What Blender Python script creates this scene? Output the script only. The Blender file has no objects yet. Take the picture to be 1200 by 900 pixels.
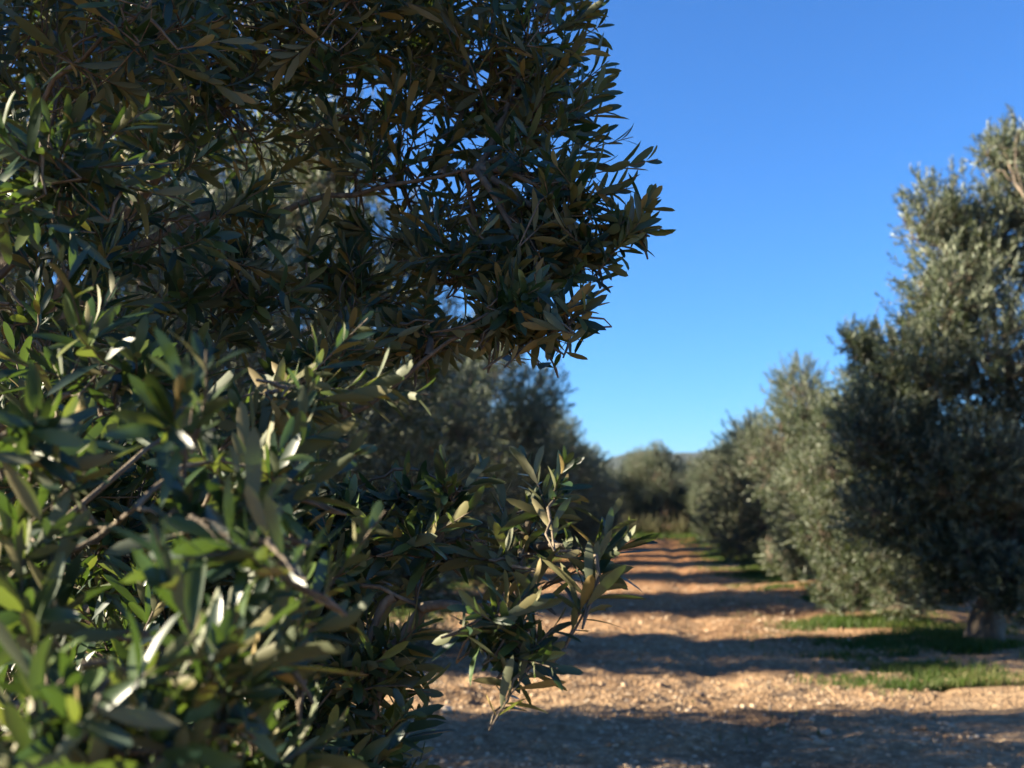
import bpy, math
import numpy as np

C = bpy.context.scene
COL = C.collection
rng = np.random.default_rng(11)
R = math.radians

# ------------------------------------------------------------------ camera numbers
FPX = 1333.0                    # focal length in 1200-px units
CAMH = 1.5
PITCH = math.atan(147/FPX)
def at(px, py, d):
    """world point at picture direction px,py (1200x900) and ground distance d in front of the camera"""
    cx = (px-600)/FPX; cy = (450-py)/FPX
    c, s = math.cos(PITCH), math.sin(PITCH)
    v = np.array([cx, c - cy*s, s + cy*c])
    v = v/v[1]*d
    return v + np.array([0, 0, CAMH])

# ------------------------------------------------------------------ helpers
def norm(a):
    return a/np.maximum(np.linalg.norm(a, axis=-1, keepdims=True), 1e-9)

class Buf:
    """collects vertices, quads/tris and a per-face random number"""
    def __init__(s): s.v=[]; s.q=[]; s.t=[]; s.qr=[]; s.tr=[]; s.n=0
    def add(s, v, q=None, t=None, qr=None, tr=None):
        v = np.asarray(v, float).reshape(-1, 3)
        if q is not None and len(q):
            q = np.asarray(q).reshape(-1, 4); s.q.append(q+s.n)
            s.qr.append(np.zeros(len(q)) if qr is None else qr)
        if t is not None and len(t):
            t = np.asarray(t).reshape(-1, 3); s.t.append(t+s.n)
            s.tr.append(np.zeros(len(t)) if tr is None else tr)
        s.v.append(v); s.n += len(v)
    def mesh(s, name, mat, smooth=True):
        v = np.concatenate(s.v) if s.v else np.zeros((0, 3))
        q = np.concatenate(s.q) if s.q else np.zeros((0, 4), int)
        t = np.concatenate(s.t) if s.t else np.zeros((0, 3), int)
        r = np.concatenate(s.qr+s.tr) if (s.qr or s.tr) else np.zeros(0)
        me = bpy.data.meshes.new(name)
        me.vertices.add(len(v)); me.vertices.foreach_set('co', v.astype(np.float32).ravel())
        me.loops.add(len(q)*4+len(t)*3)
        me.loops.foreach_set('vertex_index', np.concatenate([q.ravel(), t.ravel()]).astype(np.int32))
        me.polygons.add(len(q)+len(t))
        st = np.concatenate([np.arange(len(q))*4, len(q)*4+np.arange(len(t))*3]).astype(np.int32)
        me.polygons.foreach_set('loop_start', st)
        me.polygons.foreach_set('use_smooth', np.full(len(q)+len(t), smooth))
        me.update(calc_edges=True)
        a = me.attributes.new('rnd', 'FLOAT', 'FACE'); a.data.foreach_set('value', r.astype(np.float32))
        me.materials.append(mat)
        return me
    def obj(s, name, mat, parent=None, smooth=True):
        o = bpy.data.objects.new(name, s.mesh(name, mat, smooth)); COL.objects.link(o)
        if parent is not None: o.parent = parent
        return o

def empty(name, loc, rz=0.0):
    o = bpy.data.objects.new(name, None); COL.objects.link(o)
    o.location = loc; o.rotation_euler = (0, 0, rz); o.empty_display_size = .3
    return o
def tag(o, label=None, cat=None, group=None, kind=None):
    if label: o['label'] = label
    if cat: o['category'] = cat
    if group: o['group'] = group
    if kind: o['kind'] = kind
    return o

def tubes(buf, P, Rd, n=5, rnd=None):
    """P (S,k,3) polylines, Rd (S,k) radii"""
    P = np.asarray(P, float); Rd = np.asarray(Rd, float)
    S, k, _ = P.shape
    if S == 0: return
    T = np.empty_like(P)
    T[:, 1:-1] = P[:, 2:]-P[:, :-2]; T[:, 0] = P[:, 1]-P[:, 0]; T[:, -1] = P[:, -1]-P[:, -2]
    T = norm(T)
    ref = np.where(np.abs(T[:, :1, 2:3]) > .85, np.array([1., 0, 0]), np.array([0, 0, 1.]))
    A = norm(np.cross(T, np.broadcast_to(ref, T.shape))); B = np.cross(T, A)
    ang = np.arange(n)*2*math.pi/n
    V = P[:, :, None]+Rd[:, :, None, None]*(A[:, :, None]*np.cos(ang)[None, None, :, None]+B[:, :, None]*np.sin(ang)[None, None, :, None])
    i = np.arange(n); j = (i+1) % n
    f = []
    for a in range(k-1):
        f.append(np.stack([a*n+i, (a+1)*n+i, (a+1)*n+j, a*n+j], 1)[:, ::-1])
    f = np.concatenate(f)
    F = (np.arange(S)[:, None, None]*(k*n)+f[None]).reshape(-1, 4)
    buf.add(V.reshape(-1, 3), q=F)

def curve_pts(A, B, k, sag, rs, jit=0.0):
    """S curved polylines from A to B (S,3) bowed by sag vector"""
    t = np.linspace(0, 1, k)[None, :, None]
    P = A[:, None]*(1-t)+B[:, None]*t
    P = P+sag[:, None]*(4*t*(1-t))
    if jit:
        L = np.linalg.norm(B-A, axis=1)[:, None, None]
        n = rs.normal(size=P.shape)*jit*L; n[:, 0] = 0; n[:, -1] = 0
        P = P+n
    return P

# leaf blades -----------------------------------------------------------
LT = np.array([.13, .36, .64, .88]); LW = np.array([.34, .86, 1.0, .66])
def leaves(buf, P, D, N, L, W, rs, fine=True, rnd=None):
    n = len(P)
    if n == 0: return
    D = norm(D); N = norm(N-(N*D).sum(1, keepdims=True)*D); Sd = np.cross(D, N)
    if rnd is None: rnd = rs.random(n)
    L = L[:, None]; W = W[:, None]
    curl = rs.normal(.10, .13, n)[:, None]      # bending of the blade along its length
    side = rs.normal(0, .07, n)[:, None]
    if fine:
        vs = [P]
        fold = rs.uniform(.05, .30, n)[:, None]
        tw = rs.normal(0, .25, n)[:, None]
        for t, w in zip(LT, LW):
            c = P+D*L*t-N*L*curl*t*t+Sd*L*side*t*t
            S2 = Sd*np.cos(tw*t)+N*np.sin(tw*t); N2 = N*np.cos(tw*t)-Sd*np.sin(tw*t)
            hw = W*.5*w
            vs += [c-S2*hw+N2*hw*fold*1.6, c, c+S2*hw+N2*hw*fold*1.6]
        vs.append(P+D*L-N*L*curl+Sd*L*side)
        V = np.stack(vs, 1)                      # n,14,3
        q = []
        for a in range(3):
            b = 1+a*3
            q += [[b, b+1, b+4, b+3], [b+1, b+2, b+5, b+4]]
        t_ = [[0, 2, 1], [0, 3, 2], [10, 11, 13], [11, 12, 13]]
        q = np.array(q); t_ = np.array(t_)
        o = np.arange(n)*14
        buf.add(V.reshape(-1, 3), q=(o[:, None, None]+q).reshape(-1, 4), t=(o[:, None, None]+t_).reshape(-1, 3),
                qr=np.repeat(rnd, 6), tr=np.repeat(rnd, 4))
    else:
        m = P+D*L*.5+N*L*curl*.3
        V = np.stack([P, m-Sd*W*.5, P+D*L-N*L*curl*.4, m+Sd*W*.5], 1)
        o = np.arange(n)*4
        buf.add(V.reshape(-1, 3), q=o[:, None]+np.array([0, 3, 2, 1]), qr=rnd)
    # (winding gives the upper side of the blade as the front face)

def shoots(lbuf, wbuf, B, A, Ln, rs, leaf=.055, wid=.0125, gap=.017, fine=True, rad=.0016, tipw=True):
    """leafy shoots: base B, axis A, length Ln; opposite leaf pairs"""
    S = len(B)
    if S == 0: return
    A = norm(A)
    bend = rs.normal(0, .16, (S, 3)); bend[:, 2] += .10
    bend *= Ln[:, None]
    k = 4
    t = np.linspace(0, 1, k)
    P = B[:, None]+A[:, None]*(Ln[:, None, None]*t[None, :, None])+bend[:, None]*(t**2)[None, :, None]
    if wbuf is not None:
        tubes(wbuf, P, rad*(1-.55*t)[None]*np.ones((S, 1)), 4 if fine else 3)
    npair = np.maximum(3, (Ln/gap).astype(int))
    idx = np.repeat(np.arange(S), npair)
    first = np.repeat(np.cumsum(npair)-npair, npair)
    kk = np.arange(len(idx))-first
    tt = .12+.88*(kk+rs.uniform(-.2, .2, len(idx)))/npair[idx]
    pos = B[idx]+A[idx]*(Ln[idx]*tt)[:, None]+bend[idx]*(tt**2)[:, None]
    ax = norm(A[idx]*Ln[idx][:, None]+2*bend[idx]*tt[:, None])
    ref = np.where(np.abs(ax[:, 2:3]) > .9, np.array([1., 0, 0]), np.array([0, 0, 1.]))
    u = norm(np.cross(ax, ref)); w = np.cross(ax, u)
    ph0 = rs.uniform(0, math.pi, S)[idx]
    for s in (0, 1):
        keep = rs.random(len(idx)) > .08
        ph = ph0+(kk % 2)*math.pi/2+s*math.pi+rs.normal(0, .25, len(idx))
        rad_ = u*np.cos(ph)[:, None]+w*np.sin(ph)[:, None]
        th = np.radians(np.clip(50-24*tt+rs.normal(0, 15, len(idx)), 6, 110))
        D = ax*np.cos(th)[:, None]+rad_*np.sin(th)[:, None]
        D[:, 2] -= .04
        N = ax-(ax*D).sum(1, keepdims=True)*D + rs.normal(0, .12, D.shape)
        sz = leaf*rs.uniform(.78, 1.22, S)[idx]*rs.uniform(.68, 1.2, len(idx))*(1-.45*np.clip((tt-.72)/.28, 0, 1))*(.8+.4*(kk > 0))
        ww = wid*rs.uniform(.8, 1.2, len(idx))*(sz/leaf)**.5
        leaves(lbuf, pos[keep], D[keep], N[keep], sz[keep], ww[keep], rs, fine)

# ------------------------------------------------------------------ materials
def newmat(name):
    m = bpy.data.materials.new(name); m.use_nodes = True
    nt = m.node_tree; nt.nodes.clear()
    return m, nt, nt.nodes, nt.links
def ramp(nodes, stops, interp='LINEAR'):
    r = nodes.new('ShaderNodeValToRGB'); r.color_ramp.interpolation = interp
    e = r.color_ramp.elements
    while len(e) > 1: e.remove(e[-1])
    e[0].position = stops[0][0]; e[0].color = (*stops[0][1], 1)
    for p, c in stops[1:]:
        x = e.new(p); x.color = (*c, 1)
    return r

def leaf_material(name, top, under, trans, tfac=.30, rough=.36, spec=.5):
    m, nt, nd, ln = newmat(name)
    out = nd.new('ShaderNodeOutputMaterial')
    at_ = nd.new('ShaderNodeAttribute'); at_.attribute_name = 'rnd'
    geo = nd.new('ShaderNodeNewGeometry')
    rt = ramp(nd, top); ru = ramp(nd, under); rr = ramp(nd, trans)
    for r in (rt, ru, rr): ln.new(at_.outputs['Fac'], r.inputs[0])
    pt = nd.new('ShaderNodeBsdfPrincipled'); pt.inputs['Roughness'].default_value = rough
    pt.inputs['Specular IOR Level'].default_value = spec
    pu = nd.new('ShaderNodeBsdfPrincipled'); pu.inputs['Roughness'].default_value = .62
    pu.inputs['Specular IOR Level'].default_value = .35
    ln.new(rt.outputs[0], pt.inputs['Base Color']); ln.new(ru.outputs[0], pu.inputs['Base Color'])
    mx = nd.new('ShaderNodeMixShader'); ln.new(geo.outputs['Backfacing'], mx.inputs[0])
    ln.new(pt.outputs[0], mx.inputs[1]); ln.new(pu.outputs[0], mx.inputs[2])
    tr = nd.new('ShaderNodeBsdfTranslucent'); ln.new(rr.outputs[0], tr.inputs['Color'])
    m2 = nd.new('ShaderNodeMixShader'); m2.inputs[0].default_value = tfac
    ln.new(mx.outputs[0], m2.inputs[1]); ln.new(tr.outputs[0], m2.inputs[2])
    ln.new(m2.outputs[0], out.inputs['Surface'])
    return m

LEAF = leaf_material('olive_leaf',
    [(0, (.010, .028, .018)), (.5, (.018, .042, .020)), (.82, (.035, .066, .022)), (.95, (.07, .11, .03)), (1, (.14, .15, .05))],
    [(0, (.075, .095, .055)), (.5, (.105, .115, .06)), (.82, (.15, .135, .06)), (1, (.23, .16, .055))],  # undersides; ochre end has warm ground bounce put into the colour
    [(0, (.09, .17, .02)), (.6, (.14, .24, .03)), (1, (.30, .38, .05))], .16, .40)
LEAF_FAR = leaf_material('orchard_leaf',
    [(0, (.022, .036, .022)), (.5, (.052, .068, .038)), (1, (.105, .125, .070))],
    [(0, (.10, .12, .08)), (.6, (.20, .225, .155)), (1, (.36, .39, .29))],
    [(0, (.10, .15, .03)), (1, (.18, .22, .06))], .16, .46, .38)

def bark_material(name, stops, scale=8, bump=.5):
    m, nt, nd, ln = newmat(name)
    out = nd.new('ShaderNodeOutputMaterial'); p = nd.new('ShaderNodeBsdfPrincipled')
    tc = nd.new('ShaderNodeTexCoord'); mp = nd.new('ShaderNodeMapping'); mp.inputs['Scale'].default_value = (1, 1, .35)
    ln.new(tc.outputs['Object'], mp.inputs[0])
    n = nd.new('ShaderNodeTexNoise'); n.inputs['Scale'].default_value = scale; n.inputs['Detail'].default_value = 8
    ln.new(mp.outputs[0], n.inputs['Vector'])
    v = nd.new('ShaderNodeTexVoronoi'); v.inputs['Scale'].default_value = scale*2.2; ln.new(mp.outputs[0], v.inputs['Vector'])
    r = ramp(nd, stops); ln.new(n.outputs['Fac'], r.inputs[0]); ln.new(r.outputs[0], p.inputs['Base Color'])
    p.inputs['Roughness'].default_value = .85
    ad = nd.new('ShaderNodeMath'); ad.operation = 'ADD'; ln.new(n.outputs['Fac'], ad.inputs[0]); ln.new(v.outputs['Distance'], ad.inputs[1])
    b = nd.new('ShaderNodeBump'); b.inputs['Strength'].default_value = bump; b.inputs['Distance'].default_value = .02
    ln.new(ad.outputs[0], b.inputs['Height']); ln.new(b.outputs[0], p.inputs['Normal'])
    ln.new(p.outputs[0], out.inputs['Surface'])
    return m
BARK = bark_material('olive_bark', [(.3, (.05, .038, .026)), (.5, (.12, .09, .062)), (.7, (.22, .17, .12))], 7, .9)
TWIG = bark_material('olive_twig_bark', [(.3, (.07, .052, .035)), (.55, (.13, .10, .065)), (.75, (.20, .165, .115))], 60, .2)

def soil_material(name, grass_tint=0.0):
    m, nt, nd, ln = newmat(name)
    out = nd.new('ShaderNodeOutputMaterial'); p = nd.new('ShaderNodeBsdfPrincipled')
    tc = nd.new('ShaderNodeTexCoord')
    n1 = nd.new('ShaderNodeTexNoise'); n1.inputs['Scale'].default_value = .45; n1.inputs['Detail'].default_value = 6; n1.inputs['Roughness'].default_value = .65
    n2 = nd.new('ShaderNodeTexNoise'); n2.inputs['Scale'].default_value = 14; n2.inputs['Detail'].default_value = 8; n2.inputs['Roughness'].default_value = .7
    v = nd.new('ShaderNodeTexVoronoi'); v.inputs['Scale'].default_value = 28
    for t in (n1, n2, v): ln.new(tc.outputs['Object'], t.inputs['Vector'])
    # the soil is paler and stonier near the camera, redder farther along the rows
    sx = nd.new('ShaderNodeSeparateXYZ'); ln.new(tc.outputs['Object'], sx.inputs[0])
    mr = nd.new('ShaderNodeMapRange'); mr.inputs['From Min'].default_value = 8; mr.inputs['From Max'].default_value = 34
    ln.new(sx.outputs['Y'], mr.inputs['Value'])
    near = ramp(nd, [(.30, (.13, .085, .048)), (.5, (.29, .195, .11)), (.68, (.47, .355, .225))])
    far = ramp(nd, [(.30, (.19, .088, .034)), (.5, (.35, .17, .07)), (.7, (.46, .26, .12))])
    for r in (near, far): ln.new(n2.outputs['Fac'], r.inputs[0])
    mx = nd.new('ShaderNodeMixRGB'); ln.new(mr.outputs[0], mx.inputs[0]); ln.new(near.outputs[0], mx.inputs[1]); ln.new(far.outputs[0], mx.inputs[2])
    big = ramp(nd, [(.36, (.52, .46, .42)), (.5, (.88, .84, .80)), (.66, (1.1, 1.1, 1.08))]); ln.new(n1.outputs['Fac'], big.inputs[0])
    mu = nd.new('ShaderNodeMixRGB'); mu.blend_type = 'MULTIPLY'; mu.inputs[0].default_value = 1
    ln.new(mx.outputs[0], mu.inputs[1]); ln.new(big.outputs[0], mu.inputs[2])
    last = mu
    ln.new(last.outputs[0], p.inputs['Base Color'])
    p.inputs['Roughness'].default_value = .95; p.inputs['Specular IOR Level'].default_value = .2
    ad = nd.new('ShaderNodeMath'); ad.operation = 'ADD'; ln.new(n2.outputs['Fac'], ad.inputs[0]); ln.new(v.outputs['Distance'], ad.inputs[1])
    b = nd.new('ShaderNodeBump'); b.inputs['Strength'].default_value = .8; b.inputs['Distance'].default_value = .025
    ln.new(ad.outputs[0], b.inputs['Height']); ln.new(b.outputs[0], p.inputs['Normal'])
    ln.new(p.outputs[0], out.inputs['Surface'])
    return m
SOIL = soil_material('orchard_soil')
def simple_rnd(name, stops, rough=.9, trans=None):
    m, nt, nd, ln = newmat(name)
    out = nd.new('ShaderNodeOutputMaterial'); p = nd.new('ShaderNodeBsdfPrincipled')
    a = nd.new('ShaderNodeAttribute'); a.attribute_name = 'rnd'
    r = ramp(nd, stops); ln.new(a.outputs['Fac'], r.inputs[0]); ln.new(r.outputs[0], p.inputs['Base Color'])
    p.inputs['Roughness'].default_value = rough; p.inputs['Specular IOR Level'].default_value = .25
    if trans:
        t = nd.new('ShaderNodeBsdfTranslucent'); t.inputs[0].default_value = (*trans, 1)
        x = nd.new('ShaderNodeMixShader'); x.inputs[0].default_value = .35
        ln.new(p.outputs[0], x.inputs[1]); ln.new(t.outputs[0], x.inputs[2]); ln.new(x.outputs[0], out.inputs['Surface'])
    else: ln.new(p.outputs[0], out.inputs['Surface'])
    return m
STONE = simple_rnd('stone', [(0, (.24, .15, .085)), (.5, (.38, .27, .17)), (1, (.52, .42, .30))])
GRASS = simple_rnd('grass_blade', [(0, (.028, .052, .012)), (.5, (.050, .080, .018)), (.75, (.085, .10, .03)), (1, (.22, .18, .08))], .6, (.09, .18, .02))
DRY = simple_rnd('dry_shrub_leaf', [(0, (.06, .075, .035)), (.6, (.12, .125, .065)), (1, (.22, .19, .11))], .8, (.10, .11, .04))

# ------------------------------------------------------------------ ground
_tab = rng.random((256, 256))
def vnoise(x, y, f):
    x = x*f+31.7; y = y*f+77.1
    xi = np.floor(x).astype(int); yi = np.floor(y).astype(int)
    fx = x-xi; fy = y-yi; fx = fx*fx*(3-2*fx); fy = fy*fy*(3-2*fy)
    g = lambda a, b: _tab[a % 256, b % 256]
    return (g(xi, yi)*(1-fx)+g(xi+1, yi)*fx)*(1-fy)+(g(xi, yi+1)*(1-fx)+g(xi+1, yi+1)*fx)*fy
def row_l(d): return -4.2+.128*d
def row_r(d): return 3.2+.128*d
def height(x, y):
    h = (vnoise(x, y, .35)-.5)*.08
    # low banks under the tree rows, two shallow wheel ruts along the path
    for off in (0, -7.3, 7.3, -14.6, 14.6):
        pass
    c = x-(-.45+.128*y)
    h = h-.045*np.exp(-((c-.95)/.25)**2)-.045*np.exp(-((c+.95)/.25)**2)
    h = h+.07*np.exp(-((x-row_l(y))/1.1)**2)+.07*np.exp(-((x-row_r(y))/1.1)**2)
    fade = 1/(1+np.maximum(np.hypot(x, y)-150, 0)/60)
    return h*fade
def fine(x, y):
    return (vnoise(x, y, 3.1)-.5)*.05+(vnoise(y, x, 9)-.5)*.034+(vnoise(x, y, 22)-.5)*.018

def grid(buf, X, Y, Z):
    ny, nx = X.shape
    V = np.stack([X, Y, Z], -1).reshape(-1, 3)
    i = (np.arange(ny-1)[:, None]*nx+np.arange(nx-1)[None]).ravel()
    buf.add(V, q=np.stack([i, i+1, i+nx+1, i+nx], 1))
def path_edges(y):
    wob = .22*np.sin(y*.7)+.18*np.sin(y*1.9+1)
    return row_l(y)+1.0+wob*.6, row_r(y)-1.0+wob
yy = [-3.0]
while yy[-1] < 61:
    d = max(yy[-1], 5)
    yy.append(yy[-1]+.03*max(1, (d/9)**1.6))
yy = np.array(yy)
tt = np.linspace(0, 1, 170)
e0, e1 = path_edges(yy)
X = e0[:, None]*(1-tt)+e1[:, None]*tt; Y = np.repeat(yy[:, None], len(tt), 1)
b = Buf(); grid(b, X, Y, height(X, Y)+fine(X, Y)+.012*0+.03*np.minimum(1, np.minimum(tt, 1-tt)*12)[None]-.01)
tag(b.obj('path', SOIL), 'stony reddish brown dirt track running between two rows of olive trees', kind='structure')

def axis(lo, a, b_, hi, step, g=1.12):
    m = list(np.arange(a, b_, step)); s = step
    x = m[-1]
    while x < hi: s *= g; x += s; m.append(x)
    s = step; x = a; l = []
    while x > lo: s *= g; x -= s; l.append(x)
    return np.array(l[::-1]+m)
gx = axis(-3500, -12, 22, 3500, .14); gy = axis(-300, 3, 50, 4500, .14)
X, Y = np.meshgrid(gx, gy)
e0, e1 = path_edges(Y)
inside = np.clip(np.minimum(X-e0, e1-X)/.15, 0, 1)*(Y < 60.9)*(Y > -2.9)
Z = height(X, Y)+fine(X, Y)*(np.hypot(X, Y) < 90)-.09*inside
b = Buf(); grid(b, X, Y, Z)
tag(b.obj('ground', SOIL), 'reddish brown orchard soil stretching away under the olive trees', kind='structure')

# gravel -----------------------------------------------------------------
def stones(n, ys, size, seed, half=None):
    rs = np.random.default_rng(seed)
    y = ys[0]+(ys[1]-ys[0])*rs.random(n)**1.5
    e0, e1 = path_edges(y)
    x = e0+(e1-e0)*rs.random(n)
    keep = (vnoise(x, y, 1.3)+rs.normal(0, .25, n)) > .35
    x, y = x[keep], y[keep]; n = len(x)
    s = size*rs.lognormal(0, .45, n)
    ph = (1+5**.5)/2
    ico = norm(np.array([(-1, ph, 0), (1, ph, 0), (-1, -ph, 0), (1, -ph, 0), (0, -1, ph), (0, 1, ph), (0, -1, -ph), (0, 1, -ph), (ph, 0, -1), (ph, 0, 1), (-ph, 0, -1), (-ph, 0, 1)], float))
    tr = np.array([(0,11,5),(0,5,1),(0,1,7),(0,7,10),(0,10,11),(1,5,9),(5,11,4),(11,10,2),(10,7,6),(7,1,8),(3,9,4),(3,4,2),(3,2,6),(3,6,8),(3,8,9),(4,9,5),(2,4,11),(6,2,10),(8,6,7),(9,8,1)])
    V = ico[None]*rs.uniform(.7, 1.2, (n, 12, 1))*s[:, None, None]
    V = V*np.stack([rs.uniform(.8, 1.3, n), rs.uniform(.7, 1.1, n), rs.uniform(.45, .8, n)], 1)[:, None]
    a = rs.uniform(0, 6.28, n)[:, None]
    V = np.stack([V[..., 0]*np.cos(a)-V[..., 1]*np.sin(a), V[..., 0]*np.sin(a)+V[..., 1]*np.cos(a), V[..., 2]], -1)
    V += np.stack([x, y, height(x, y)+fine(x, y)+.02+s*.18], 1)[:, None]
    b = Buf(); b.add(V.reshape(-1, 3), t=(np.arange(n)[:, None, None]*12+tr).reshape(-1, 3), tr=np.repeat(rs.random(n), 20))
    return b
b = stones(24000, (5, 30), .009, 4); b2 = stones(900, (5, 34), .020, 5)
b.v += b2.v; b.t += [t+b.n for t in b2.t]; b.tr += b2.tr; b.n += b2.n
tag(b.obj('gravel', STONE, smooth=False), 'pale gravel and small stones scattered over the dirt track', 'gravel', kind='stuff')

# grass ------------------------------------------------------------------
def grass(x, y, h, rs, name, label):
    n = len(x)
    a = rs.uniform(0, 6.28, n); lean = rs.uniform(.1, .8, n)*h
    z = height(x, y)-.01
    w = rs.uniform(.0035, .006, n)*np.maximum(1, np.hypot(x, y)/16)
    px_, py_ = np.cos(a), np.sin(a)
    b0 = np.stack([x-py_*w, y+px_*w, z], 1); b1 = np.stack([x+py_*w, y-px_*w, z], 1)
    m0 = np.stack([x-py_*w*.8+px_*lean*.3, y+px_*w*.8+py_*lean*.3, z+h*.6], 1); m1 = np.stack([x+py_*w*.8+px_*lean*.3, y-px_*w*.8+py_*lean*.3, z+h*.6], 1)
    tp = np.stack([x+px_*lean, y+py_*lean, z+h], 1)
    V = np.stack([b0, b1, m1, m0, tp], 1).reshape(-1, 3)
    o = np.arange(n)*5; r = np.clip(vnoise(x, y, 1.1)*.6+rs.random(n)*.45, 0, 1)
    b = Buf(); b.add(V, q=o[:, None]+np.array([0, 1, 2, 3]), t=o[:, None]+np.array([3, 2, 4]), qr=r, tr=r)
    tag(b.obj(name, GRASS), label, 'grass', kind='stuff')
def strip(n, rowf, w, ys, seed, name, label, thr=.45, shift=0.0, pw=1.7):
    rs = np.random.default_rng(seed)
    y = ys[0]+(ys[1]-ys[0])*rs.random(n)**pw
    x = rowf(y)+shift+rs.normal(0, w, n)
    k = vnoise(x, y, .8)*.6+vnoise(y, x, 2.6)*.4+rs.normal(0, .05, n) > thr
    x, y = x[k], y[k]
    h = rs.uniform(.03, .10, len(x))*(.5+vnoise(x, y, 1.7))
    grass(x, y, h, rs, name, label)
strip(210000, row_r, .62, (9.5, 60), 21, 'grass', 'green grass in the strip under the right row of trees', .46, -.55, 1.15)
strip(70000, row_l, .62, (8, 60), 22, 'grass', 'dark grass in the strip under the left row of trees', .42, .15)
strip(35000, lambda y: row_r(y)+7.3, .8, (22, 60), 24, 'grass', 'green grass under the second row of trees to the right', .42)
strip(26000, row_r, 1.0, (7.5, 60), 27, 'weeds', 'scattered low weeds and dry tufts along the right edge of the track', .62, -.45)
rs = np.random.default_rng(23)
n = 60000; y = rs.uniform(58.5, 75, n); x = rs.uniform(-2, 22, n); k = vnoise(x, y, .5) > .28
grass(x[k], y[k], rs.uniform(.15, .42, k.sum()), rs, 'grass', 'bright green grass closing off the far end of the track')

# ------------------------------------------------------------------ trees
def lathe_trunk(buf, pts, rad, rs, sides=18, knob=.16):
    """one gnarled stem along pts with noisy section"""
    pts = np.asarray(pts, float); k = len(pts)*4
    t = np.linspace(0, len(pts)-1, k); i = np.clip(t.astype(int), 0, len(pts)-2); f = (t-i)[:, None]
    f = f*f*(3-2*f)
    P = pts[i]*(1-f)+pts[i+1]*f
    rr = np.interp(t, np.arange(len(pts)), rad)
    T = norm(np.gradient(P, axis=0)); ref = np.array([0, 1., .05])
    A = norm(np.cross(T, ref)); B = np.cross(T, A)
    ang = np.arange(sides)*2*math.pi/sides
    tw = np.linspace(0, rs.uniform(1, 2.5), k)[:, None]
    lob = 1+knob*np.sin(3*(ang[None]+tw)+rs.uniform(0, 6))+knob*.6*np.sin(5*(ang[None]-tw*.7)+rs.uniform(0, 6))+rs.normal(0, .035, (k, sides))
    V = P[:, None]+(rr[:, None]*lob)[..., None]*(A[:, None]*np.cos(ang)[None, :, None]+B[:, None]*np.sin(ang)[None, :, None])
    i = np.arange(sides); j = (i+1) % sides
    F = np.concatenate([np.stack([a*sides+i, a*sides+j, (a+1)*sides+j, (a+1)*sides+i], 1) for a in range(k-1)])
    buf.add(V.reshape(-1, 3), q=F)

def grow(lobes, crotch, rs, fine=False, leaf=.075, wid=.017, gap=.024, up=.35, nsub=7, shl=(.16, .34), surf=3.0, merge=None,
         lrad=.045, fixed=None, wood=None, jit=.025):
    """limbs, branches, twigs and leafy shoots for lobes (centre, radii, number of shoots); returns list of (wood, leaves)"""
    outp = []
    for li, (c, r, nsh) in enumerate(lobes):
        wb, lb = merge if merge else (Buf(), Buf())
        c = np.array(c, float); r = np.array(r, float)*np.ones(3)
        start = np.array(crotch, float) if fixed is None or fixed[li] is None else np.array(fixed[li], float)
        L = np.linalg.norm(c-start)
        limb = curve_pts(start[None], c[None], 9, (rs.normal(0, .07, (1, 3))+np.array([[0, 0, .10]]))*L, rs, jit)
        tubes(wood or wb, limb, np.linspace(lrad, .30*lrad, 9)[None], 7)
        u = norm(rs.normal(size=(nsub, 3))+np.array([0, 0, .15])); q = c+u*r*rs.uniform(.45, .85, (nsub, 1))
        a = limb[0, rs.integers(4, 9, nsub)]
        sub = curve_pts(a, q, 7, rs.normal(0, .10, (nsub, 3))*np.linalg.norm(q-a, axis=1)[:, None], rs, jit*.8)
        tubes(wb, sub, np.linspace(.22*lrad, .07*lrad, 7)[None]*np.ones((nsub, 1)), 5)
        nodes = np.concatenate([limb[0, 3:], sub.reshape(-1, 3)])
        u = norm(rs.normal(size=(nsh, 3)))
        p = c+u*r*(rs.random((nsh, 1))**(1/surf))*(1+.10*rs.normal(size=(nsh, 1)))
        ax = norm(u*.75+norm(p-np.array(crotch))*.35+np.array([0, 0, up])+rs.normal(0, .38, (nsh, 3)))
        ln_ = rs.uniform(*shl, nsh)
        base = p-ax*ln_[:, None]*.6
        d2 = ((base[:, None]-nodes[None])**2).sum(-1); nn = nodes[d2.argmin(1)]
        ax = norm(ax+norm(base-nn)*.45); ax[:, 2] = np.maximum(ax[:, 2], -.12); ax = norm(ax); base = p-ax*ln_[:, None]*.75
        tw = curve_pts(nn, base, 5, rs.normal(0, .08, (nsh, 3))*np.sqrt(d2.min(1))[:, None], rs, .03)
        tr = .0030 if fine else .0045
        tubes(wb, tw, np.linspace(tr, .42*tr, 5)[None]*np.ones((nsh, 1)), 4 if fine else 3)
        shoots(lb, wb, base, ax, ln_, rs, leaf, wid, gap, fine, .0018 if fine else .002)
        outp.append((wb, lb))
    return outp

def random_lobes(rs, H, Rc, n=11, per=260, skirt=.75, low=.9):
    lobes = []
    for i in range(n):
        a = i*2.4+rs.uniform(-.3, .3); f = (i+.5)/n
        z = low+(H-low-.75)*f
        rr = Rc*.62*math.sqrt(max(0.05, 1-(max(0, (f-.35)/.75))**2))*rs.uniform(.85, 1.1)
        s = rs.uniform(.75, 1.05)*Rc*.44
        lobes.append(((rr*math.cos(a), rr*math.sin(a), z), (s, s, s*rs.uniform(.8, 1.05)), int(per*rs.uniform(.85, 1.15))))
    for i in range(5):
        a = i*1.26+rs.uniform(-.3, .3)
        lobes.append(((Rc*.66*math.cos(a), Rc*.66*math.sin(a), rs.uniform(.75, 1.1)*skirt), (Rc*.32, Rc*.32, .5), int(per*.45)))
    return lobes

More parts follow.
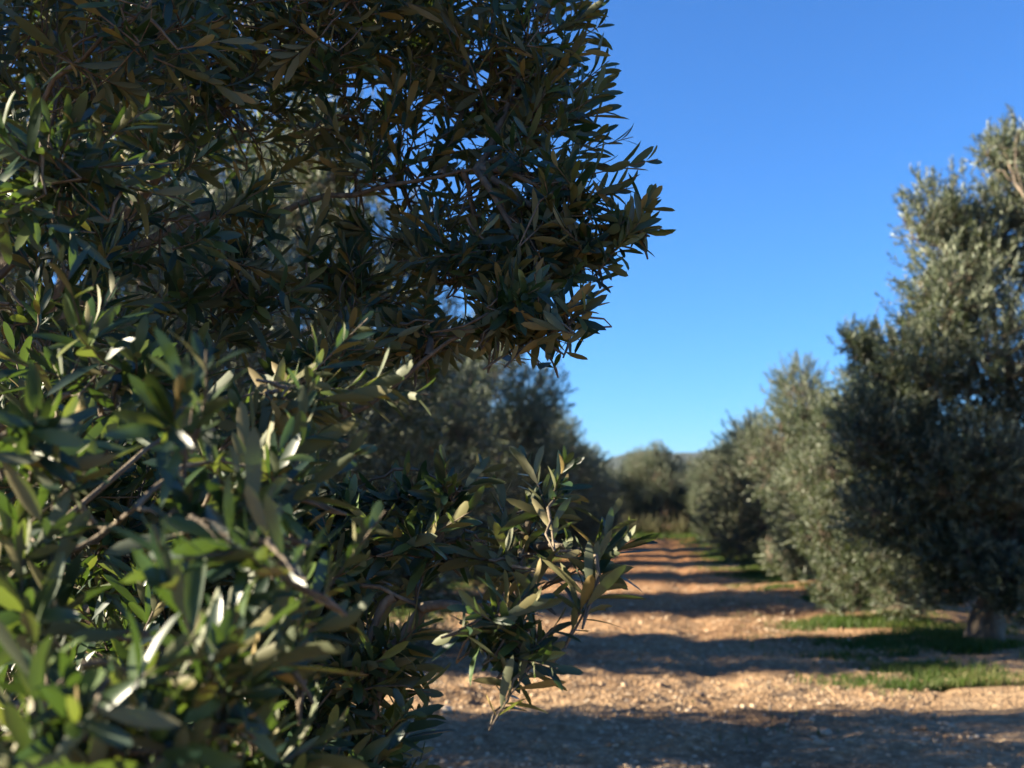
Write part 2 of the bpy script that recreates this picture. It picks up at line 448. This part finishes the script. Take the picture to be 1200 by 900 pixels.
def make_tree(loc, lobes, seed, crotch=(0, 0, .85), trunk_r=.17, lean=(0, 0), **kw):
    rs = np.random.default_rng(seed)
    root = empty('olive_tree', loc)
    wb, lb, tb = Buf(), Buf(), Buf()
    cr = np.array(crotch)+np.array([lean[0], lean[1], 0])
    lathe_trunk(tb, [(0, 0, -.15), (0, 0, .05), (lean[0]*.3+rs.normal(0, .03), lean[1]*.3, .35), (lean[0]*.8, lean[1]*.8, cr[2]*.8), tuple(cr+np.array([0, 0, .12]))],
                [trunk_r*1.9, trunk_r*1.45, trunk_r*1.0, trunk_r*.9, trunk_r*.5], rs)
    for s in range(2):
        a = rs.uniform(0, 6.28)
        lathe_trunk(tb, [tuple(cr*.45), tuple(cr*.8+.12*np.array([math.cos(a), math.sin(a), 0])), tuple(cr+np.array([.35*math.cos(a), .35*math.sin(a), .5]))],
                    [trunk_r*.7, trunk_r*.6, trunk_r*.35], rs, 12)
    grow(lobes, cr, rs, merge=(wb, lb), wood=tb, **kw)
    tb.obj('trunk', BARK, root)
    cro = lb.obj('crown', LEAF_FAR, root, smooth=False)
    wb.obj('twigs', BARK, cro)
    return root

def copy_tree(src, loc, rz, sc):
    r = src.copy(); COL.objects.link(r); r.location = loc; r.rotation_euler = (0, 0, rz); r.scale = sc
    for ch in list(src.children):
        c = ch.copy(); COL.objects.link(c); c.parent = r
        for g in list(ch.children):
            d = g.copy(); COL.objects.link(d); d.parent = c
    return r

protos = []
used = set()
for k, (H, Rc, n) in enumerate([(4.3, 2.15, 11), (4.6, 2.0, 12), (4.0, 2.25, 10), (4.5, 2.1, 12)]):
    rs = np.random.default_rng(100+k)
    protos.append(make_tree((0, 0, 0), random_lobes(rs, H, Rc, n, per=400, low=1.35 if k == 3 else .9, skirt=1.5 if k == 3 else .75), 200+k, lean=(rs.normal(0, .1), rs.normal(0, .1))))

def place(k, x, y, rz, s, sz, label, group, sy=None):
    sy = sy or s
    loc = (x, y, float(height(np.array(x), np.array(y)))-.02)
    if k not in used:
        used.add(k); o = protos[k]; o.location = loc; o.rotation_euler = (0, 0, rz); o.scale = (s, sy, sz)
    else: o = copy_tree(protos[k], loc, rz, (s, sy, sz))
    tag(o, label, 'tree', group)
    return o
ORD = ['first', 'second', 'third', 'fourth', 'fifth', 'sixth', 'seventh', 'eighth', 'ninth', 'tenth', 'eleventh']
rs = np.random.default_rng(9)
LD = [7.6, 12.3, 18.7, 25.4, 31.4, 37, 43, 49, 55]
for i, d in enumerate(LD):
    sz = [1.15, 1.42, 1.2, 1.34, 1.12, 1.08, 1.08, 1.08, 1.05][i]
    place(i % 4, row_l(d)+rs.normal(0, .12)+(.1 if 20 < d < 45 else 0), d, 0 if i < 5 else rs.uniform(0, 6.28), [1.06, 1.12, 1.05, 1.12, 1.2, 1.2, 1.2, 1.2, 1.1][i], sz,
          f'dark shaded olive tree, {ORD[i]} behind the big foreground olive along the track' if i < 8 else 'small shaded olive tree at the far end of the left row',
          'olive trees in the row left of the track', .62 if i == 0 else .98 if i == 1 else 1.2 if i in (2, 3) else None)
for i, d in enumerate([1.6]+LD):  # nearest tree added to shade the foreground olive; row sizes set for shadows
    place((i+2) % 4, row_l(d)-7.3+rs.normal(0, .12), d+.1, rs.uniform(0, 6.28), .72 if i == 1 else 1.06 if i else 1.1, .95 if i == 1 else 1.22 if i else 1.12,
          f'sunlit shade-casting olive tree, {ORD[i]} in the second row behind the left row', 'olive trees in the second row on the left')
RD = [20.8, 26.4, 34.6, 40.2, 46.2, 52.3, 58]
RL = ['silvery sunlit olive behind the drooping olive, third in the row right of the track',
      'olive with dark lower crown and short trunk, fourth in the row right of the track',
      'olive with a bare orange lit trunk, fifth in the row right of the track',
      'olive tree sixth in the row right of the track', 'olive tree seventh in the row right of the track',
      'olive tree eighth in the row right of the track', 'last olive in the row right of the track beside the far grass']
for i, d in enumerate(RD):
    place((i+1) % 4, row_r(d)+(.2 if i != 1 else -.3)+rs.normal(0, .1), d, rs.uniform(0, 6.28), .93 if i < 2 else 1, [.98, .93, 1, 1, 1, 1.0, 1.0][i], RL[i],
          'olive trees in the row right of the track')
for i, d in enumerate([16, 22, 28, 34, 40, 46, 52]):
    place((i+3) % 4, row_r(d)+7.6, d, rs.uniform(0, 6.28), .97, .95,
          f'olive tree, {ORD[i]} in the farther row seen past the tall right olive', 'olive trees in the second row on the right')
j = 0
for ri, (d, x0, m) in enumerate([(64.5, 5.0, 3), (74, 3.2, 3), (84, 5.2, 3), (98, 3, 4)]):
    for q in range(m):
        j += 1
        place((q+ri) % 4, x0+q*(4.6 if ri else 3.3)+rs.normal(0, .4), d+rs.normal(0, .6), rs.uniform(0, 6.28), 1.0+.2*rs.random(), 1.0+.35*rs.random(),
              f'grey green olive, {ORD[q]} from left in {ORD[ri]} row beyond the end of the track', 'olive trees across the far end of the track')

# the two near trees of the right row, own shapes
def gz(x, y): return float(height(np.array(x), np.array(y)))
T1 = (5.12, 12.5)
lob = [((.9, 0, 4.75), (.75, .8, .62), 330), ((.25, .2, 4.1), (.62, .8, .55), 260), ((-.25, -.1, 3.45), (.62, .8, .6), 300), ((1.5, .1, 3.9), (.9, .9, .8), 380),
       ((-.75, .0, 2.75), (.62, .8, .55), 260), ((.3, -.4, 2.7), (.9, .8, .8), 380), ((1.5, .2, 2.6), (.9, .9, .7), 330),
       ((-1.05, -.1, 2.1), (.62, .7, .5), 230), ((-.2, -.5, 1.75), (.8, .7, .55), 280), ((-.95, .0, 1.3), (.65, .7, .45), 200),
       ((.9, .5, 1.75), (.8, .8, .5), 200), ((-.5, -.3, .95), (.5, .6, .38), 100), ((-1.25, .1, 3.05), (.30, .3, .22), 40), ((.5, -.1, 1.25), (.5, .5, .4), 60),
       ((.35, -.2, 5.0), (.3, .3, .3), 50), ((-.35, 0, 4.35), (.5, .5, .42), 120), ((.1, -.8, .62), (.55, .45, .36), 170), ((-.5, -.2, .7), (.5, .4, .36), 100), ((.75, -.5, .95), (.55, .5, .4), 130), ((-.2, .6, 1.1), (.6, .5, .5), 150), ((1.6, 0, 5.2), (.6, .6, .5), 150)]
lob = [(c, r, int(n*(1.75 if c[2] > 3.3 else 2.3))) for c, r, n in lob]
o = make_tree((*T1, gz(*T1)-.02), lob, 301, crotch=(.05, 0, .75), trunk_r=.14, lean=(.12, 0))
o.scale = (1, 1, 1.09)
tag(o, 'tall olive at the right edge, sunlit top and nearly black lower crown', 'tree', 'olive trees in the row right of the track')
T2 = (5.35, 16.2)
rs = np.random.default_rng(55)
lob = [((0, 0, 3.1), (.8, .8, .6), 260), ((-.55, -.4, 2.6), (.75, .75, .6), 300), ((.6, .2, 2.5), (.8, .8, .6), 260), ((-.95, -.6, 1.9), (.75, .8, .6), 300),
       ((-.3, -1.0, 1.9), (.7, .7, .6), 260), ((-.9, -.9, 1.15), (.75, .7, .6), 320), ((-.45, -1.5, .95), (.65, .6, .55), 260), ((-.5, -1.9, .55), (.55, .5, .45), 200),
       ((.6, -.5, 1.4), (.7, .7, .6), 200), ((-.8, .8, 1.8), (.7, .7, .6), 200), ((.5, 1, 1.8), (.8, .7, .6), 180), ((-1.0, -1.3, .55), (.5, .5, .42), 150)]
lob = [(c, r, int(n*1.25)) for c, r, n in lob]
o = make_tree((*T2, gz(*T2)-.02), lob, 302, crotch=(-.1, -.1, .8), trunk_r=.17)
tag(o, 'sunlit silver green olive drooping to the ground beside the tall right olive', 'tree', 'olive trees in the row right of the track')


for x, y, k, lab in ((4.7, 4.0, 1, 'added unseen olive just right of the view, blocking sky light from the track'),):  # extra tree out of view, added to darken the near track
    place(k, x, y, 1.0, .95, 1.05, lab, 'olive trees in the row right of the track')
# ------------------------------------------------------------------ foreground olive
def fg_tree():
    rs = np.random.default_rng(77)
    bx, by = -1.95, 2.75
    root = empty('olive_tree', (bx, by, gz(bx, by)-.02))
    off = np.array([bx, by, gz(bx, by)-.02])
    tag(root, 'big leafy olive filling the left foreground with sharp and blurred leaves', 'tree')
    tb = Buf(); cr = np.array([0.05, -.05, .95])
    lathe_trunk(tb, [(0, 0, -.15), (0, 0, .05), (.05, 0, .4), (.02, -.03, .75), (.05, -.05, 1.1)], [.42, .32, .24, .21, .12], rs, 24)
    tb.obj('trunk', BARK, root)
    def A(px, py, d): return at(px, py, d)-off
    def P(px, py, d, r, n): return (A(px, py, d), r, n)
    hub = {}
    # groups of lobes; each group is one main branch with its foliage
    groups = [
      # upper right bough reaching over the path
      ([A(120, 330, 2.3), A(350, 240, 2.15), A(560, 200, 2.05)],
       [P(618, 40, 2.15, (.17, .22, .19), 70), P(625, 150, 2.1, (.15, .2, .14), 52), P(650, 235, 2.0, (.115, .17, .10), 40), P(690, 285, 1.95, (.06, .1, .05), 15), P(738, 268, 1.95, (.03, .05, .03), 6), P(668, 380, 1.9, (.02, .05, .015), 4),
        P(560, 290, 2.1, (.19, .22, .11), 60), P(480, 200, 2.2, (.22, .22, .17), 72), P(640, 320, 2.0, (.07, .1, .05), 15), P(560, 120, 2.3, (.2, .22, .2), 50)]),
      # high bough
      ([A(150, 250, 2.5), A(300, 60, 2.3), A(420, -60, 2.2)],
       [P(520, -60, 2.2, (.30, .3, .22), 100), P(400, 60, 2.15, (.24, .28, .2), 90), P(300, -40, 2.0, (.3, .3, .22), 100), P(480, 60, 2.4, (.22, .25, .2), 60),
        P(250, 120, 2.3, (.26, .25, .22), 70), P(560, -180, 2.3, (.35, .35, .25), 80)]),
      # middle bough, thinner, ends in bare forked tips
      ([A(200, 560, 2.1), A(400, 480, 1.95), A(560, 385, 1.9)],
       [P(600, 365, 1.9, (.08, .12, .04), 16), P(500, 395, 2.0, (.10, .15, .05), 12), P(420, 330, 2.2, (.14, .2, .09), 20), P(640, 385, 1.85, (.035, .05, .02), 5),
        P(380, 430, 1.9, (.11, .15, .08), 13)]),
      # lower bough to the right
      ([A(150, 700, 2.0), A(400, 650, 1.75), A(620, 650, 1.65)],
       [P(480, 575, 1.8, (.10, .15, .05), 6), P(510, 640, 1.7, (.11, .15, .05), 9), P(420, 610, 1.8, (.13, .2, .09), 20), P(610, 655, 1.6, (.07, .1, .03), 6), P(700, 655, 1.55, (.025, .05, .015), 4),
        P(655, 590, 1.6, (.03, .05, .025), 4), P(390, 690, 1.75, (.14, .2, .11), 30), P(540, 570, 1.65, (.03, .06, .03), 3)]),
      # hanging bough at the bottom
      ([A(150, 800, 1.9), A(380, 690, 1.65), A(500, 715, 1.6)],
       [P(595, 735, 1.5, (.03, .05, .035), 6), P(620, 765, 1.5, (.02, .04, .02), 3), P(430, 790, 1.6, (.07, .15, .08), 20), P(390, 880, 1.6, (.09, .16, .10), 30), P(330, 800, 1.75, (.13, .2, .13), 42), P(430, 960, 1.6, (.08, .15, .1), 20)]),
      # left body
      ([A(0, 500, 2.2), A(-50, 350, 1.9)],
       [P(150, 260, 1.9, (.24, .25, .2), 66), P(60, 100, 2.0, (.3, .3, .24), 76), P(160, 20, 1.7, (.2, .22, .14), 40), P(280, 330, 2.0, (.2, .22, .15), 44), P(40, 380, 1.75, (.2, .22, .18), 50),
        P(60, 200, 1.4, (.12, .16, .12), 22)]),
      ([A(50, 750, 2.1), A(120, 620, 1.8)],
       [P(220, 500, 1.9, (.2, .22, .16), 55), P(120, 640, 1.7, (.2, .22, .17), 60), P(280, 640, 1.8, (.2, .22, .15), 52), P(30, 560, 1.6, (.15, .18, .13), 36), P(200, 780, 1.6, (.18, .2, .15), 54), P(60, 860, 1.5, (.18, .2, .16), 50),
        P(250, 900, 1.5, (.16, .18, .12), 40)]),
      # near spray that reaches towards the camera
      ([A(-150, 640, 1.6), A(40, 620, 1.15), A(215, 600, .95)],
       [P(225, 480, .95, (.035, .06, .04), 4), P(320, 560, 1.15, (.07, .1, .05), 9), P(290, 640, .88, (.035, .05, .025), 4), P(200, 600, .95, (.04, .06, .03), 4), P(40, 520, 1.0, (.05, .07, .05), 6), P(120, 430, 1.25, (.09, .1, .06), 11),
        P(340, 470, 1.3, (.08, .1, .05), 9), P(20, 660, 1.0, (.05, .07, .04), 5)]),
      ([A(-150, 900, 1.4), A(20, 850, 1.0), A(200, 820, .92)],
       [P(100, 830, .82, (.045, .06, .04), 7), P(240, 800, .88, (.05, .07, .04), 8), P(320, 740, 1.0, (.05, .08, .04), 8), P(20, 860, .8, (.04, .06, .04), 6), P(180, 900, .8, (.05, .06, .04), 7), P(60, 740, .95, (.05, .07, .04), 6),
        P(300, 880, 1.0, (.06, .09, .05), 10)]),
    ]
    for gi, (pts, lobes) in enumerate(groups):
        thin = .22 if gi >= 7 else .75
        pts = [cr]+[np.array(p) for p in pts]
        wb, lb = Buf(), Buf()
        # smooth main bough
        K = 22; t = np.linspace(0, len(pts)-1, K)
        Pp = np.array(pts); out = []
        for u in t:
            i = min(int(u), len(Pp)-2); f = u-i
            p0 = Pp[max(i-1, 0)]; p1 = Pp[i]; p2 = Pp[i+1]; p3 = Pp[min(i+2, len(Pp)-1)]
            out.append(.5*((2*p1)+(-p0+p2)*f+(2*p0-5*p1+4*p2-p3)*f*f+(-p0+3*p1-3*p2+p3)*f**3))
        out = np.array(out)+rs.normal(0, .006, (K, 3)); out[0] = cr
        tubes(wb, out[None], (.0030*(.7 if gi >= 7 else 1)+.022*(1-np.linspace(0, 1, K))**(5.0 if gi >= 7 else 2.8 if gi in (3, 4) else 1.7))[None], 8)
        fixed = []
        lobes = [(c, r, max(3, int(n*(.95 if gi >= 7 else 1.25 if gi == 2 else 1.0 if gi in (3, 4) else .58 if n > 30 else .95)))) for c, r, n in lobes]
        for c, r, n in lobes:
            m = out[6:]; fixed.append(m[((m-np.array(c))**2).sum(1).argmin()])
        grow(lobes, cr, rs, fine=True, leaf=.051, wid=.0119, gap=.0155, up=.34, nsub=6, shl=(.08, .19), jit=.008, surf=2.6, merge=(wb, lb), lrad=.0095*(thin+.1), fixed=fixed)
        br = wb.obj('branch', TWIG, root)
        lb.obj('leaves', LEAF, br)
    # the part of the crown outside the picture, plus lobes added to shade the visible leaves
    wb, lb = Buf(), Buf()
    out_lobes = [((-.9, .1, 1.6), (.7, .7, .6), 420), ((-.6, -.6, 2.5), (.7, .6, .6), 380), ((-.5, .8, 2.3), (.7, .7, .6), 210), ((.2, .1, 3.0), (.8, .8, .5), 420), ((.9, .5, 2.9), (.7, .7, .45), 300),
                 ((-.9, .2, 2.4), (.6, .7, .6), 320), ((.2, .6, 1.6), (.7, .6, .5), 160), ((-.1, -1.15, 2.65), (.4, .5, .42), 110), ((-.4, -.8, 1.3), (.5, .5, .45), 200), ((.3, -.9, 2.7), (.5, .5, .4), 160), ((.0, .7, .95), (.6, .6, .35), 150), ((-.7, -.2, .8), (.6, .6, .35), 130),
                 ((.3, .1, .8), (.5, .4, .35), 110), ((.35, -1.85, 2.35), (.4, .4, .3), 60), ((-.35, -2.1, 2.5), (.5, .5, .45), 170), ((.1, -1.2, 3.0), (.55, .6, .4), 190), ((-.4, -.9, 3.0), (.5, .5, .4), 50), ((-1.1, -.7, 2.8), (.5, .6, .4), 80), ((.1, -.5, 2.2), (.5, .5, .4), 150), ((.75, -.9, 3.05), (.5, .5, .35), 130)]
    grow(out_lobes, cr, rs, fine=True, leaf=.056, wid=.0135, gap=.018, up=.25, nsub=7, jit=.01, shl=(.12, .24), surf=2.2, merge=(wb, lb), lrad=.03)
    br = wb.obj('branch', BARK, root)
    lb.obj('leaves', LEAF, br)
    return root
fg_tree()

# ------------------------------------------------------------------ low dry shrubs at the far end
def shrub(loc, s, seed, label):
    rs = np.random.default_rng(seed)
    root = empty('dry_shrub', loc)
    wb, lb = Buf(), Buf()
    n = 130
    a = rs.uniform(0, 6.28, n); e = rs.uniform(.35, 1.5, n)
    A_ = np.stack([np.cos(a)*np.cos(e), np.sin(a)*np.cos(e), np.sin(e)], 1); L = s*rs.uniform(.6, 1.1, n)
    B_ = np.stack([rs.normal(0, .15*s, n), rs.normal(0, .15*s, n), np.zeros(n)], 1)
    shoots(lb, wb, B_, A_, L, rs, .09, .03, .05, False, .006)
    st = wb.obj('stems', TWIG, root); lb.obj('foliage', DRY, root, smooth=False)
    tag(root, label, 'shrub', 'dry shrubs at the far end of the track')
rs = np.random.default_rng(3)
SL = ['low dry brown shrub at the left end of the shrub line beyond the track', 'second dry shrub from the left beyond the end of the track', 'dry shrub straight beyond the end of the track, third from the left',
      'fourth dry shrub from the left beyond the end of the track', 'fifth dry shrub from the left, near the right row', 'low dry brown shrub at the right end of the shrub line beyond the track']
for i in range(6):
    x = 4.6+i*1.45; y = 61.2+rs.normal(0, .4)
    shrub((x, y, gz(x, y)), rs.uniform(.9, 1.35), 500+i, SL[i])

# ------------------------------------------------------------------ hills
b = Buf()
xs = np.linspace(-1500, 2300, 240); ys = np.linspace(1500, 2700, 40)
X, Y = np.meshgrid(xs, ys)
prof = 62+56*vnoise(X, Y, 1/330)+34*vnoise(X, Y, 1/110)+12*vnoise(X, Y, 1/30)
u = np.clip((Y-1500)/700, 0, 1); u = u*u*(3-2*u)
grid(b, X, Y, prof*u-4)
m, nt, nd, ln = newmat('hill_scrub')
out = nd.new('ShaderNodeOutputMaterial'); p = nd.new('ShaderNodeBsdfPrincipled'); n = nd.new('ShaderNodeTexNoise'); n.inputs['Scale'].default_value = .02; n.inputs['Detail'].default_value = 8
tc = nd.new('ShaderNodeTexCoord'); ln.new(tc.outputs['Object'], n.inputs['Vector'])
r = ramp(nd, [(.35, (.012, .022, .022)), (.6, (.025, .038, .032)), (.75, (.06, .065, .05))]); ln.new(n.outputs['Fac'], r.inputs[0]); ln.new(r.outputs[0], p.inputs['Base Color'])
p.inputs['Roughness'].default_value = 1; ln.new(p.outputs[0], out.inputs['Surface'])
tag(b.obj('hills', m), 'low blue hills on the horizon beyond the orchard', kind='structure')

# ------------------------------------------------------------------ haze
b = Buf()
hx0, hx1, hy0, hy1, hz0, hz1 = -3600, 3600, -400, 4700, -6, 190
b.add([(x, y, z) for z in (hz0, hz1) for y in (hy0, hy1) for x in (hx0, hx1)], q=[(0, 2, 3, 1), (4, 5, 7, 6), (0, 1, 5, 4), (2, 6, 7, 3), (0, 4, 6, 2), (1, 3, 7, 5)])
m, nt, nd, ln = newmat('haze_air')
out = nd.new('ShaderNodeOutputMaterial'); pv = nd.new('ShaderNodeVolumePrincipled')
pv.inputs['Color'].default_value = (.70, .84, 1, 1); pv.inputs['Density'].default_value = .000012
ln.new(pv.outputs[0], out.inputs['Volume'])
tag(b.obj('haze', m, smooth=False), 'thin blue haze in the air over the orchard', 'haze', kind='stuff')
# ------------------------------------------------------------------ light
SUN_EL = R(19); SUN_DIR = np.array([-1, .015, 0.])
SUN_DIR = np.array([*(norm(SUN_DIR[:2])*math.cos(SUN_EL)), math.sin(SUN_EL)])   # towards the sun
sd = bpy.data.lights.new('sun', 'SUN'); sd.energy = 5; sd.angle = R(.5); sd.color = (1, .87, .66)
so = bpy.data.objects.new('sun', sd); COL.objects.link(so)
import mathutils
so.rotation_euler = mathutils.Vector(tuple(SUN_DIR)).to_track_quat('Z', 'Y').to_euler(); so.location = (-30, -5, 15)
w = bpy.data.worlds.new('World'); C.world = w; w.use_nodes = True
nt = w.node_tree; bg = nt.nodes['Background']
sky = nt.nodes.new('ShaderNodeTexSky'); sky.sky_type = 'NISHITA'; sky.sun_disc = False
sky.sun_elevation = SUN_EL; sky.sun_rotation = math.atan2(SUN_DIR[0], SUN_DIR[1])
sky.altitude = 300; sky.air_density = 1.0; sky.dust_density = .15; sky.ozone_density = 10.0
nt.links.new(sky.outputs[0], bg.inputs['Color']); bg.inputs['Strength'].default_value = .055

# ------------------------------------------------------------------ camera
cd = bpy.data.cameras.new('camera'); cd.sensor_width = 36; cd.lens = 36*FPX/1200
cd.clip_start = .05; cd.clip_end = 8000
cd.dof.use_dof = True; cd.dof.focus_distance = 1.85; cd.dof.aperture_fstop = 5.2; cd.dof.aperture_blades = 0
co = bpy.data.objects.new('camera', cd); COL.objects.link(co)
co.location = (0, 0, CAMH); co.rotation_euler = (math.pi/2+PITCH, 0, 0)
C.camera = co
C.view_settings.view_transform = 'Standard'; C.view_settings.look = 'None'; C.view_settings.exposure = 2.35; C.view_settings.gamma = 1
C.cycles.max_bounces = 6; C.cycles.diffuse_bounces = 2; C.cycles.glossy_bounces = 2; C.cycles.transmission_bounces = 3
C.cycles.sample_clamp_indirect = 6
C.cycles.use_denoising = True
